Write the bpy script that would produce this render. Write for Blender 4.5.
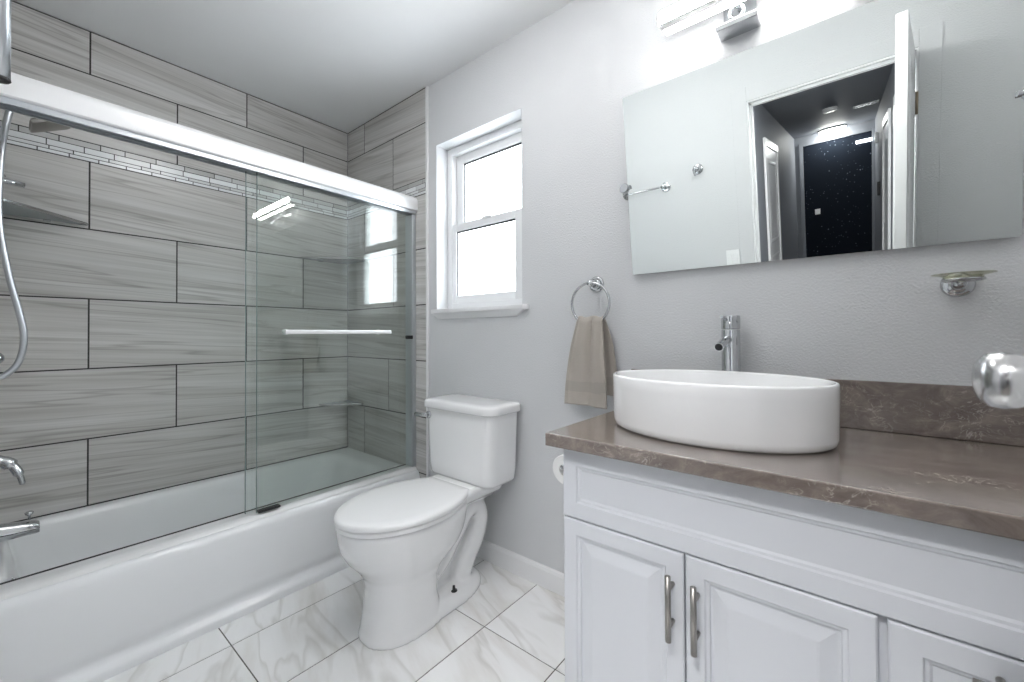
import bpy, bmesh, math, random
from mathutils import Vector, Matrix

D = bpy.data
SC = bpy.context.scene
COL = SC.collection
for o in list(D.objects):
    D.objects.remove(o)
random.seed(7)

# ------------------------------------------------------------------ camera
CAM = Vector((2.5741, -1.4395, 1.0582))
yaw, pitch, roll = .6858, .0104, -.0045
c, s = math.cos(yaw), math.sin(yaw)
R = Vector((c, s, 0)); F = Vector((-s, c, 0)); U = Vector((0, 0, 1))
F2 = F * math.cos(pitch) + U * math.sin(pitch)
U2 = U * math.cos(pitch) - F * math.sin(pitch)
R3 = R * math.cos(roll) + U2 * math.sin(roll)
U3 = U2 * math.cos(roll) - R * math.sin(roll)
cd = D.cameras.new('camera')
cam = D.objects.new('camera', cd); COL.objects.link(cam)
m = Matrix.Identity(4)
for i in range(3):
    m[i][0] = R3[i]; m[i][1] = U3[i]; m[i][2] = -F2[i]; m[i][3] = CAM[i]
cam.matrix_world = m
cd.sensor_fit = 'HORIZONTAL'; cd.sensor_width = 36
cd.lens = 414.14 / 1024 * 36
cd.shift_y = -10.93 / 1024
cd.clip_start = .02
cd.dof.use_dof = True; cd.dof.focus_distance = 1.9; cd.dof.aperture_fstop = 7.0
SC.camera = cam

# ------------------------------------------------------------------ world, exposure, lamps' strength
SC.view_settings.view_transform = 'Standard'
SC.view_settings.look = 'None'
SC.view_settings.gamma = 1
SC.view_settings.use_curve_mapping = False
SC.view_settings.exposure = 1.56
w = D.worlds.new('overcast_sky'); SC.world = w
w.use_nodes = True
bg = w.node_tree.nodes['Background']
bg.inputs['Color'].default_value = (.90, .95, 1.0, 1)
bg.inputs['Strength'].default_value = 3.2
BAR_STRENGTH = 8       # the vanity light bar
DOME_STRENGTH = 15      # the dome light in the hall
NEAR_FILL_STRENGTH = 50      # unseen fill light added just outside the doorway to brighten the bathroom
CEIL_FILL_STRENGTH = 4.3      # fill light added under the bathroom ceiling, out of frame

# ------------------------------------------------------------------ materials
def mat(name):
    m = D.materials.new(name); m.use_nodes = True
    nt = m.node_tree
    return m, nt, nt.nodes['Principled BSDF']

def N(nt, t, **kw):
    n = nt.nodes.new(t)
    for k, v in kw.items():
        setattr(n, k, v)
    return n

def plain(name, col, rough=.5, metal=0., coat=0., bump=None, spec=None, vary=.03):
    m, nt, b = mat(name)
    b.inputs['Roughness'].default_value = rough
    b.inputs['Metallic'].default_value = metal
    b.inputs['Coat Weight'].default_value = coat
    b.inputs['Coat Roughness'].default_value = .05
    if spec is not None:
        b.inputs['Specular IOR Level'].default_value = spec
    tc = N(nt, 'ShaderNodeTexCoord')
    nz = N(nt, 'ShaderNodeTexNoise'); nz.inputs['Scale'].default_value = 9; nz.inputs['Detail'].default_value = 4
    nt.links.new(tc.outputs['Object'], nz.inputs['Vector'])
    mx = N(nt, 'ShaderNodeMix', data_type='RGBA')
    mx.inputs[6].default_value = (*[x * (1 - vary) for x in col], 1)
    mx.inputs[7].default_value = (*[min(1, x * (1 + vary)) for x in col], 1)
    nt.links.new(nz.outputs['Fac'], mx.inputs[0])
    nt.links.new(mx.outputs[2], b.inputs['Base Color'])
    if bump:
        n2 = N(nt, 'ShaderNodeTexNoise'); n2.inputs['Scale'].default_value = bump[0]; n2.inputs['Detail'].default_value = 3
        nt.links.new(tc.outputs['Object'], n2.inputs['Vector'])
        bp = N(nt, 'ShaderNodeBump'); bp.inputs['Strength'].default_value = bump[1]; bp.inputs['Distance'].default_value = bump[2]
        nt.links.new(n2.outputs['Fac'], bp.inputs['Height'])
        nt.links.new(bp.outputs['Normal'], b.inputs['Normal'])
    return m

def ramp(nt, stops):
    r = N(nt, 'ShaderNodeValToRGB')
    e = r.color_ramp.elements
    e[0].position, e[0].color = stops[0][0], (*stops[0][1], 1)
    e[1].position, e[1].color = stops[-1][0], (*stops[-1][1], 1)
    for p, cc in stops[1:-1]:
        q = e.new(p); q.color = (*cc, 1)
    return r

def wood_tile(name, axis):
    """grey porcelain tile with streaky vein-cut stone pattern; axis = long direction"""
    m, nt, b = mat(name)
    L = nt.links.new
    tc = N(nt, 'ShaderNodeTexCoord')
    at = N(nt, 'ShaderNodeAttribute', attribute_name='rnd')
    off = N(nt, 'ShaderNodeVectorMath', operation='SCALE'); off.inputs[0].default_value = (7.3, 11.1, 5.7)
    L(at.outputs['Fac'], off.inputs['Scale'])
    add = N(nt, 'ShaderNodeVectorMath', operation='ADD')
    L(tc.outputs['Object'], add.inputs[0]); L(off.outputs[0], add.inputs[1])
    rot = N(nt, 'ShaderNodeMapping')
    rot.inputs['Rotation'].default_value = (.055, 0, 0) if axis == 'Y' else (0, -.055, 0)
    L(add.outputs[0], rot.inputs['Vector'])
    def streak(sl, sh, det, dist):
        mp = N(nt, 'ShaderNodeMapping')
        mp.inputs['Scale'].default_value = (1, sl, sh) if axis == 'Y' else (sl, 1, sh)
        L(rot.outputs[0], mp.inputs['Vector'])
        n = N(nt, 'ShaderNodeTexNoise'); n.inputs['Scale'].default_value = 1; n.inputs['Detail'].default_value = det
        n.inputs['Roughness'].default_value = .6; n.inputs['Distortion'].default_value = dist
        L(mp.outputs[0], n.inputs['Vector'])
        return n
    a = streak(.7, 24, 5, .06)
    f = streak(1.6, 120, 3, .02)
    v = streak(.55, 15, 2, .12)
    r1 = ramp(nt, [(.28, (.44, .428, .41)), (.45, (.545, .535, .518)), (.62, (.62, .612, .598)), (.8, (.68, .674, .664))])
    L(a.outputs['Fac'], r1.inputs['Fac'])
    r2 = ramp(nt, [(.3, (.86, .86, .86)), (.55, (1, 1, 1)), (.75, (1.05, 1.05, 1.05))])
    L(f.outputs['Fac'], r2.inputs['Fac'])
    r3 = ramp(nt, [(.465, (1, 1, 1)), (.497, (.66, .65, .64)), (.515, (1, 1, 1))])
    L(v.outputs['Fac'], r3.inputs['Fac'])
    m1 = N(nt, 'ShaderNodeMix', data_type='RGBA', blend_type='MULTIPLY'); m1.inputs[0].default_value = 1
    L(r1.outputs[0], m1.inputs[6]); L(r2.outputs[0], m1.inputs[7])
    m2 = N(nt, 'ShaderNodeMix', data_type='RGBA', blend_type='MULTIPLY'); m2.inputs[0].default_value = .8
    L(m1.outputs[2], m2.inputs[6]); L(r3.outputs[0], m2.inputs[7])
    L(m2.outputs[2], b.inputs['Base Color'])
    b.inputs['Roughness'].default_value = .38
    return m

def marble_floor(name):
    m, nt, b = mat(name)
    L = nt.links.new
    tc = N(nt, 'ShaderNodeTexCoord')
    at = N(nt, 'ShaderNodeAttribute', attribute_name='rnd')
    off = N(nt, 'ShaderNodeVectorMath', operation='SCALE'); off.inputs[0].default_value = (9.3, 4.1, 3.7)
    L(at.outputs['Fac'], off.inputs['Scale'])
    add = N(nt, 'ShaderNodeVectorMath', operation='ADD')
    L(tc.outputs['Object'], add.inputs[0]); L(off.outputs[0], add.inputs[1])
    mp = N(nt, 'ShaderNodeMapping'); mp.inputs['Rotation'].default_value = (0, 0, .35); 
    L(add.outputs[0], mp.inputs['Vector'])
    sc_ = N(nt, 'ShaderNodeMapping'); sc_.inputs['Scale'].default_value = (1.5, 7, 3)
    L(mp.outputs[0], sc_.inputs['Vector'])
    n = N(nt, 'ShaderNodeTexNoise'); n.inputs['Scale'].default_value = 1; n.inputs['Detail'].default_value = 8
    n.inputs['Roughness'].default_value = .55; n.inputs['Distortion'].default_value = .35
    L(sc_.outputs[0], n.inputs['Vector'])
    r = ramp(nt, [(.27, (.62, .60, .57)), (.40, (.78, .77, .755)), (.52, (.87, .873, .873)), (.7, (.91, .915, .92))])
    L(n.outputs['Fac'], r.inputs['Fac'])
    n2 = N(nt, 'ShaderNodeTexNoise'); n2.inputs['Scale'].default_value = 1; n2.inputs['Detail'].default_value = 3; n2.inputs['Distortion'].default_value = .5
    s2 = N(nt, 'ShaderNodeMapping'); s2.inputs['Scale'].default_value = (1.5, 6, 3); s2.inputs['Location'].default_value = (3, 8, 1)
    L(mp.outputs[0], s2.inputs['Vector']); L(s2.outputs[0], n2.inputs['Vector'])
    r2 = ramp(nt, [(.46, (1, 1, 1)), (.5, (.84, .835, .82)), (.52, (1, 1, 1))])
    L(n2.outputs['Fac'], r2.inputs['Fac'])
    mx = N(nt, 'ShaderNodeMix', data_type='RGBA', blend_type='MULTIPLY'); mx.inputs[0].default_value = 1
    L(r.outputs[0], mx.inputs[6]); L(r2.outputs[0], mx.inputs[7])
    L(mx.outputs[2], b.inputs['Base Color'])
    b.inputs['Roughness'].default_value = .22
    return m

def stone(name):
    m, nt, b = mat(name)
    L = nt.links.new
    tc = N(nt, 'ShaderNodeTexCoord')
    n = N(nt, 'ShaderNodeTexNoise'); n.inputs['Scale'].default_value = 15; n.inputs['Detail'].default_value = 9; n.inputs['Roughness'].default_value = .72; n.inputs['Distortion'].default_value = .7
    mp = N(nt, 'ShaderNodeMapping'); mp.inputs['Scale'].default_value = (.8, 1.2, 1.2); mp.inputs['Rotation'].default_value = (0, 0, .3)
    L(tc.outputs['Object'], mp.inputs['Vector']); L(mp.outputs[0], n.inputs['Vector'])
    r = ramp(nt, [(.3, (.105, .085, .074)), (.5, (.19, .155, .135)), (.72, (.32, .268, .235))])
    L(n.outputs['Fac'], r.inputs['Fac'])
    # pale veins: thin ridges of a distorted noise, broken up by another
    v = N(nt, 'ShaderNodeTexNoise'); v.inputs['Scale'].default_value = 26; v.inputs['Detail'].default_value = 5; v.inputs['Distortion'].default_value = 1.6
    L(mp.outputs[0], v.inputs['Vector'])
    rv = ramp(nt, [(.486, (0, 0, 0)), (.5, (1, 1, 1)), (.514, (0, 0, 0))])
    L(v.outputs['Fac'], rv.inputs['Fac'])
    k = N(nt, 'ShaderNodeTexNoise'); k.inputs['Scale'].default_value = 7; k.inputs['Detail'].default_value = 3
    L(mp.outputs[0], k.inputs['Vector'])
    rk = ramp(nt, [(.48, (0, 0, 0)), (.66, (.8, .8, .8))])
    L(k.outputs['Fac'], rk.inputs['Fac'])
    mm = N(nt, 'ShaderNodeMath', operation='MULTIPLY'); L(rv.outputs[0], mm.inputs[0]); L(rk.outputs[0], mm.inputs[1])
    mx = N(nt, 'ShaderNodeMix', data_type='RGBA'); mx.inputs[7].default_value = (.55, .50, .46, 1)
    L(mm.outputs[0], mx.inputs[0]); L(r.outputs[0], mx.inputs[6])
    L(mx.outputs[2], b.inputs['Base Color'])
    b.inputs['Roughness'].default_value = .2; b.inputs['Specular IOR Level'].default_value = .6
    b.inputs['Coat Weight'].default_value = 1; b.inputs['Coat IOR'].default_value = 1.5; b.inputs['Coat Roughness'].default_value = .15
    return m

def mosaic(name):
    m, nt, b = mat(name)
    L = nt.links.new
    at = N(nt, 'ShaderNodeAttribute', attribute_name='rnd')
    r = ramp(nt, [(0, (.42, .42, .41)), (.35, (.62, .63, .63)), (.7, (.74, .76, .77)), (1, (.86, .88, .89))])
    L(at.outputs['Fac'], r.inputs['Fac'])
    L(r.outputs[0], b.inputs['Base Color'])
    b.inputs['Roughness'].default_value = .15
    return m

def glass(name, tint, ior=1.5, refl=1.0):
    """thin clear pane: tinted transmission + Fresnel reflection"""
    m = D.materials.new(name); m.use_nodes = True
    nt = m.node_tree; nt.nodes.clear()
    L = nt.links.new
    out = N(nt, 'ShaderNodeOutputMaterial')
    tr = N(nt, 'ShaderNodeBsdfTransparent'); tr.inputs['Color'].default_value = (*tint, 1)
    gl = N(nt, 'ShaderNodeBsdfGlossy'); gl.inputs['Roughness'].default_value = .0; gl.inputs['Color'].default_value = (refl, refl, refl, 1)
    fr = N(nt, 'ShaderNodeFresnel')
    ge = N(nt, 'ShaderNodeNewGeometry')                 # same reflectance from both sides of each face (no refraction, so no total reflection)
    mi = N(nt, 'ShaderNodeMix', data_type='FLOAT'); mi.inputs[2].default_value = ior; mi.inputs[3].default_value = 1 / ior
    L(ge.outputs['Backfacing'], mi.inputs[0]); L(mi.outputs[0], fr.inputs['IOR'])
    mx = N(nt, 'ShaderNodeMixShader')
    L(fr.outputs[0], mx.inputs[0]); L(tr.outputs[0], mx.inputs[1]); L(gl.outputs[0], mx.inputs[2])
    L(mx.outputs[0], out.inputs['Surface'])
    return m

def frosted(name, col, clear):
    m, nt, b = mat(name)
    L = nt.links.new
    b.inputs['Base Color'].default_value = (*col, 1); b.inputs['Roughness'].default_value = .25
    tr = N(nt, 'ShaderNodeBsdfTransparent'); tr.inputs['Color'].default_value = (.9, .94, .94, 1)
    mx = N(nt, 'ShaderNodeMixShader'); mx.inputs[0].default_value = clear
    out = [n for n in nt.nodes if n.type == 'OUTPUT_MATERIAL'][0]
    L(b.outputs[0], mx.inputs[1]); L(tr.outputs[0], mx.inputs[2]); L(mx.outputs[0], out.inputs['Surface'])
    return m

def lamp(name, col, strength):
    m, nt, b = mat(name)
    b.inputs['Base Color'].default_value = (.9, .9, .9, 1)
    b.inputs['Emission Color'].default_value = (*col, 1)
    b.inputs['Emission Strength'].default_value = strength
    return m

def starry(name):
    m, nt, b = mat(name)
    L = nt.links.new
    tc = N(nt, 'ShaderNodeTexCoord')
    def spots(scale, lo):
        v = N(nt, 'ShaderNodeTexVoronoi'); v.inputs['Scale'].default_value = scale
        L(tc.outputs['Object'], v.inputs['Vector'])
        r = ramp(nt, [(lo, (1, 1, 1)), (lo * 2.2, (0, 0, 0))]); L(v.outputs['Distance'], r.inputs['Fac'])
        return r
    a = spots(24, .07); bb = spots(9, .035)
    n = N(nt, 'ShaderNodeTexNoise'); n.inputs['Scale'].default_value = 3; L(tc.outputs['Object'], n.inputs['Vector'])
    rn = ramp(nt, [(.45, (0, 0, 0)), (.6, (1, 1, 1))]); L(n.outputs['Fac'], rn.inputs['Fac'])
    mu = N(nt, 'ShaderNodeMath', operation='MULTIPLY'); L(a.outputs[0], mu.inputs[0]); L(rn.outputs[0], mu.inputs[1])
    mxm = N(nt, 'ShaderNodeMath', operation='MAXIMUM'); L(mu.outputs[0], mxm.inputs[0]); L(bb.outputs[0], mxm.inputs[1])
    mx = N(nt, 'ShaderNodeMix', data_type='RGBA'); mx.inputs[6].default_value = (.011, .015, .023, 1); mx.inputs[7].default_value = (.22, .25, .30, 1)
    L(mxm.outputs[0], mx.inputs[0]); L(mx.outputs[2], b.inputs['Base Color'])
    b.inputs['Roughness'].default_value = .9; b.inputs['Specular IOR Level'].default_value = .1
    return m

M = dict(
    wall=plain('white_wall_paint', (.68, .69, .705), .55, bump=(170, .65, .0028), vary=.012),
    ceil=plain('ceiling_paint', (.84, .85, .86), .7, bump=(160, .15, .002), vary=.012),
    trim=plain('white_trim_paint', (.84, .845, .855), .32, vary=.01),
    cab=plain('white_cabinet_lacquer', (.69, .71, .75), .3, vary=.012),
    ceramic=plain('white_glazed_ceramic', (.90, .905, .91), .1, coat=.5, vary=.008),
    acryl=plain('white_tub_enamel', (.86, .875, .89), .16, coat=.4, vary=.01),
    plastic=plain('white_plastic', (.93, .935, .94), .25, vary=.01),
    vinyl=plain('white_window_vinyl', (.86, .87, .88), .3, vary=.01),
    chrome=plain('polished_chrome', (.56, .575, .59), .06, 1., vary=.02),
    nickel=plain('brushed_nickel', (.36, .345, .325), .34, 1., bump=(300, .05, .001)),
    satin=plain('satin_nickel', (.52, .52, .52), .22, 1.),
    alu=plain('bright_anodised_aluminium', (.82, .825, .83), .3, .15, vary=.01),
    alud=plain('brushed_aluminium', (.62, .65, .68), .3, 1.),
    dark=plain('black_rubber', (.02, .02, .022), .5),
    grout=plain('dark_grout', (.045, .044, .043), .9),
    groutf=plain('floor_grout', (.075, .07, .066), .9),
    towel=plain('taupe_terry', (.47, .43, .385), .95, bump=(420, .7, .002), vary=.10),
    band=plain('taupe_woven_band', (.42, .385, .345), .85, bump=(500, .5, .001), vary=.06),
    paper=plain('toilet_paper', (.86, .86, .86), .9, bump=(300, .2, .001)),
    brass=plain('aged_brass', (.36, .30, .22), .35, 1.),
    hall_dim=plain('dimmed_hall_paint', (.24, .255, .285), .6, bump=(150, .2, .002), vary=.015),  # the hall's dim light is put into this darkened blue-grey
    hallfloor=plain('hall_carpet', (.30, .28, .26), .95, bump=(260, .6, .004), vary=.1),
    tile_y=wood_tile('streaked_tile_along_wall', 'Y'),
    tile_x=wood_tile('streaked_tile_end_wall', 'X'),
    marble=marble_floor('marble_floor_tile'),
    stone=stone('brown_quartz'),
    mosaic=mosaic('glass_mosaic'),
    door_glass=glass('shower_glass', (.980, .998, .990), 1.5),
    shelf_glass=frosted('frosted_shelf_glass', (.42, .45, .465), .15),
    pane=glass('window_glass', (.97, .98, .98), 1.35),
    glass_edge=plain('green_glass_edge', (.20, .26, .25), .15),
    dish_glass=glass('dish_glass', (.78, .78, .70), 1.5),
    bar_lamp=lamp('lit_acrylic_bar', (1, .985, .96), BAR_STRENGTH),
    bar_body=lamp('lit_acrylic_body', (1, .99, .97), 34.0),
    dome_lamp=lamp('lit_dome', (1, .98, .95), DOME_STRENGTH),
    ceil_fill=lamp('ceiling_fill_glow', (1, .985, .97), CEIL_FILL_STRENGTH),
    near_fill=lamp('hall_fill_glow', (1, .985, .97), NEAR_FILL_STRENGTH),
    batten=lamp('lit_batten', (.95, .98, 1), 3.0),
    starry=starry('dark_speckled_finish'),
)
def mirror_mat():
    m, nt, b = mat('silvered_mirror')
    b.inputs['Base Color'].default_value = (.83, .865, .85, 1)
    b.inputs['Metallic'].default_value = 1; b.inputs['Roughness'].default_value = .0
    return m
M['mirror'] = mirror_mat()

# ------------------------------------------------------------------ mesh helpers
class MB:
    def __init__(self):
        self.v = []; self.f = []; self.m = []; self.s = []; self.a = []
    def add(self, vs, fs, mi=0, smooth=False, rnd=0.):
        k = len(self.v)
        self.v += [tuple(p) for p in vs]
        for f in fs:
            self.f.append([k + i for i in f]); self.m.append(mi); self.s.append(smooth); self.a.append(rnd)
    def box(self, x0, x1, y0, y1, z0, z1, mi=0, rnd=0., T=None):
        vs = [Vector(p) for p in [(x0, y0, z0), (x1, y0, z0), (x1, y1, z0), (x0, y1, z0), (x0, y0, z1), (x1, y0, z1), (x1, y1, z1), (x0, y1, z1)]]
        if T: vs = [T @ p for p in vs]
        self.add(vs, [(3, 2, 1, 0), (4, 5, 6, 7), (0, 1, 5, 4), (1, 2, 6, 5), (2, 3, 7, 6), (3, 0, 4, 7)], mi, False, rnd)
    def loft(self, rings, mi=0, smooth=True, cap0=True, cap1=True, closed=True):
        n = len(rings[0]); vs = [p for r in rings for p in r]; fs = []
        for i in range(len(rings) - 1):
            for j in range(n if closed else n - 1):
                k = (j + 1) % n
                fs.append((i * n + j, i * n + k, (i + 1) * n + k, (i + 1) * n + j))
        if cap0: fs.append(tuple(range(n))[::-1])
        if cap1: fs.append(tuple((len(rings) - 1) * n + j for j in range(n)))
        self.add(vs, fs, mi, smooth)
    def tube(self, pts, r, n=14, mi=0, closed=False, cap=True):
        pts = [Vector(p) for p in pts]; K = len(pts)
        rs = r if isinstance(r, (list, tuple)) else [r] * K
        rings = []; up = None
        for i, p in enumerate(pts):
            if closed: t = pts[(i + 1) % K] - pts[i - 1]
            else: t = pts[min(i + 1, K - 1)] - pts[max(i - 1, 0)]
            t.normalize()
            if up is None:
                up = Vector((0, 0, 1)) if abs(t.z) < .9 else Vector((1, 0, 0))
            a = (up - t * up.dot(t)).normalized(); b = t.cross(a); up = a
            rings.append([p + (a * math.cos(2 * math.pi * j / n) + b * math.sin(2 * math.pi * j / n)) * rs[i] for j in range(n)])
        if closed:
            rings.append(rings[0]); cap = False
        self.loft(rings, mi, True, cap, cap)
    def lathe(self, prof, org=(0, 0, 0), axis=(0, 0, 1), n=32, mi=0, cap0=True, cap1=True):
        """prof: (radius, height) pairs along axis"""
        ax = Vector(axis).normalized(); o = Vector(org)
        h = Vector((0, 0, 1)) if abs(ax.z) < .9 else Vector((1, 0, 0))
        a = (h - ax * h.dot(ax)).normalized(); b = ax.cross(a)
        rings = [[o + ax * z + (a * math.cos(2 * math.pi * j / n) + b * math.sin(2 * math.pi * j / n)) * max(r, 1e-5) for j in range(n)] for r, z in prof]
        self.loft(rings, mi, True, cap0, cap1)
    def build(self, name, mats, parent=None, bevel=0., seg=2, auto=None, kind=None, attr=False, fix=True):
        me = D.meshes.new(name)
        me.from_pydata(self.v, [], self.f)
        mats = mats if isinstance(mats, (list, tuple)) else [mats]
        for mm in mats: me.materials.append(mm)
        me.polygons.foreach_set('material_index', self.m)
        me.polygons.foreach_set('use_smooth', self.s)
        if attr:
            at = me.attributes.new('rnd', 'FLOAT', 'FACE'); at.data.foreach_set('value', self.a)
        if fix:
            bm = bmesh.new(); bm.from_mesh(me); bmesh.ops.recalc_face_normals(bm, faces=bm.faces); bm.to_mesh(me); bm.free()
        me.update()
        o = D.objects.new(name, me); COL.objects.link(o)
        if parent: o.parent = parent
        if bevel:
            md = o.modifiers.new('bevel', 'BEVEL'); md.width = bevel; md.segments = seg; md.limit_method = 'ANGLE'; md.angle_limit = math.radians(40)
            md.harden_normals = False
        if auto is not None:
            me.set_sharp_from_angle(angle=math.radians(auto))
        if kind: o['kind'] = kind
        return o

def tag(o, label, cat, group=None, kind=None):
    o['label'] = label; o['category'] = cat
    if group: o['group'] = group
    if kind: o['kind'] = kind
    return o

def empty(name, loc, label=None, cat=None, group=None, rot=None):
    o = D.objects.new(name, None); COL.objects.link(o); o.location = loc; o.empty_display_size = .05
    if rot: o.rotation_euler = rot
    if label: tag(o, label, cat, group)
    return o

def adopt(parent, *kids):
    """parent world-space meshes under an empty at its own place, keeping them where they are"""
    bpy.context.view_layer.update()
    for k in kids:
        k.parent = parent; k.matrix_parent_inverse = parent.matrix_world.inverted()

def sq(t, n):
    return math.copysign(abs(t) ** (2 / n), t)

def oval(cx, cy, a, b, z, n=2., K=64):
    return [(cx + a * sq(math.cos(2 * math.pi * j / K), n), cy + b * sq(math.sin(2 * math.pi * j / K), n), z) for j in range(K)]

def rrect(x0, x1, y0, y1, z, r, K=6, r_front=None):
    pts = []
    rf = r_front if r_front is not None else r
    for (cx, cy, a0, rr) in ((x1 - r, y1 - r, 0, r), (x0 + r, y1 - r, 90, r), (x0 + rf, y0 + rf, 180, rf), (x1 - rf, y0 + rf, 270, rf)):
        for i in range(K + 1):
            a = math.radians(a0 + 90 * i / K)
            pts.append((cx + rr * math.cos(a), cy + rr * math.sin(a), z))
    return pts

# ------------------------------------------------------------------ the room shell
H = 2.40; YF = -1.53; XR = 3.30
TE = .808                                         # right edge of the tiled field on the back wall
WX0, WX1, WZ0, WZ1 = .885, 1.455, 1.165, 2.06       # window opening
DX0, DX1, DZ = 2.13, 2.825, 2.035                  # doorway

def wall_with_hole(x0, x1, z0, z1, y0, y1, hx0, hx1, hz0, hz1):
    b = MB()
    b.box(x0, hx0, y0, y1, z0, z1); b.box(hx1, x1, y0, y1, z0, z1)
    b.box(hx0, hx1, y0, y1, hz1, z1)
    if hz0 > z0: b.box(hx0, hx1, y0, y1, z0, hz0)
    return b

b = MB(); b.box(-.12, XR + .1, YF - .12, .15, -.1, 0)
floor_o = b.build('floor', M['groutf'], kind='structure')
b = MB()
ft = .0019
xs = [.9276 - .3048 + .3048 * k for k in range(0, 10)]; ys = [-.3373 + .6096 * k for k in range(1, -4, -1)]
for i in range(len(xs)):
    for j in range(len(ys) - 1):
        x0, x1 = xs[i] + ft, xs[i] + .3048 - ft; y0, y1 = max(ys[j + 1] + ft, YF), min(ys[j] - ft, -.001)
        x1 = min(x1, XR)
        if y1 - y0 > .01 and x1 - x0 > .01:
            b.box(x0, x1, y0, y1, -.004, .0015, 0, random.random())
b.build('floor_tiles', M['marble'], floor_o, attr=True)

b = MB(); b.box(-.12, XR + .1, YF - .12, .15, H, H + .1)
b.build('ceiling', M['ceil'], kind='structure')
wall_back = wall_with_hole(-.12, XR + .1, 0, H, 0, .16, WX0, WX1, WZ0, WZ1).build('wall_back', M['wall'], kind='structure')
b = MB(); b.box(-.12, -.008, YF - .12, 0, 0, H)
wall_left = b.build('wall_left', M['wall'], kind='structure')
b = MB(); b.box(XR, XR + .1, YF - .12, 0, 0, H)
b.build('wall_right', M['wall'], kind='structure')
wall_front = wall_with_hole(-.12, XR + .1, 0, H, YF - .12, YF, DX0 - .02, DX1 + .02, 0, DZ + .02).build('wall_front', M['wall'], kind='structure')

# --- tiling.  rows from the ceiling down
T = .3048
z1 = H - .192; z2 = z1 - .3025; z3 = z2 - .082; z4 = z3 - .2972
rows = [(z1, H), (z2, z1), (z4, z3), (z4 - T, z4), (z4 - 2 * T, z4 - T), (z4 - 3 * T, z4 - 2 * T), (z4 - 4 * T, z4 - 3 * T), (z4 - 4 * T - .3, z4 - 4 * T)]
g = .0030
def tile_field(axis, joints, lo, hi, zrange_low):
    """joints: function row -> list of joint positions along the wall; boxes stand 8 mm proud"""
    b = MB()
    for r, (za, zb) in enumerate(rows):
        za = max(za, .3225 if axis == 'Y' else zrange_low)
        if zb - za < .01: continue
        js = sorted([lo] + [q for q in joints(r) if lo + .004 < q < hi - .004] + [hi])
        for q0, q1 in zip(js[:-1], js[1:]):
            t = (q0 + g, q1 - g, za + g, zb - (.006 if r == 0 else g))
            rn = random.random()
            if axis == 'Y': b.box(-.006, .0, t[0], t[1], t[2], t[3], 0, rn)
            elif axis == 'X': b.box(t[0], t[1], -.008, -.001, t[2], t[3], 0, rn)
            else: b.box(t[0], t[1], YF + .001, YF + .008, t[2], t[3], 0, rn)
    # grout bed
    zl = zrange_low
    if axis == 'Y': b.box(-.0079, -.0014, lo, hi, zl, H, 1)
    elif axis == 'X': b.box(lo, hi, -.0066, -.0002, zl, H, 1)
    else: b.box(lo, hi, YF + .0002, YF + .0066, zl, H, 1)
    return b

def mosaic_field(axis, lo, hi):
    b = MB()
    hs = (z2 - z3) / 5.
    cuts = [(0, 1.5), (1.5, 3.1), (3.1, 4.05), (4.05, 5)]
    for k, (a0, a1) in enumerate(cuts):
        zt = z2 - a0 * hs - .0016; zb = z2 - a1 * hs + .0016
        q = lo - random.random() * .06
        while q < hi:
            L = random.choice([.08, .095, .11, .125]) if k < 2 else random.choice([.07, .09, .11])
            q0, q1 = max(q + .0017, lo), min(q + L - .0017, hi)
            if q1 - q0 > .005:
                rn = random.uniform(*((.05, .35), (.55, 1), (.2, .9), (.7, 1))[k])
                if axis == 'Y': b.box(-.006, .0006, q0, q1, zb, zt, 0, rn)
                else: b.box(q0, q1, -.0086, -.001, zb, zt, 0, rn)
            q += L
    return b

def jl(r):
    base = -.2965 if r in (1, 3, 5) else -.6013
    return [base - .6096 * k for k in range(-1, 4)]
def je(r):
    return {0: [.202], 1: [.507], 2: [.202], 3: [.507], 4: [], 5: [.46], 6: [.202], 7: [.507]}[r]
tile_field('Y', jl, YF, -.008, .30).build('tile_field', [M['tile_y'], M['grout']], wall_left, attr=True)
mosaic_field('Y', YF, -.009).build('mosaic_band', M['mosaic'], wall_left, attr=True)
tile_field('X', je, 0, TE, .0).build('tile_field', [M['tile_x'], M['grout']], wall_back, attr=True)
mosaic_field('X', 0, TE - .001).build('mosaic_band', M['mosaic'], wall_back, attr=True)
tile_field('F', je, 0, TE, .0).build('tile_field', [M['tile_x'], M['grout']], wall_front, attr=True)
b = MB(); b.box(TE, TE + .016, -.0125, 0, 0.085, H - .001)
b.build('trim_1', M['trim'], kind='structure', bevel=.003)
b = MB()
prof = [(-.0005, 0), (-.013, 0), (-.013, .072), (-.009, .083), (-.0005, .087)]
b.loft([[(x, y, z) for y, z in prof] for x in (TE + .001, 1.99)], smooth=False)
b.build('baseboard_back', M['trim'], kind='structure')
b = MB()
b.loft([[(x, YF - y, z) for y, z in prof] for x in (TE + .001, DX0 - .085)], smooth=False)
b.build('baseboard_front', M['trim'], kind='structure')

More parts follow.
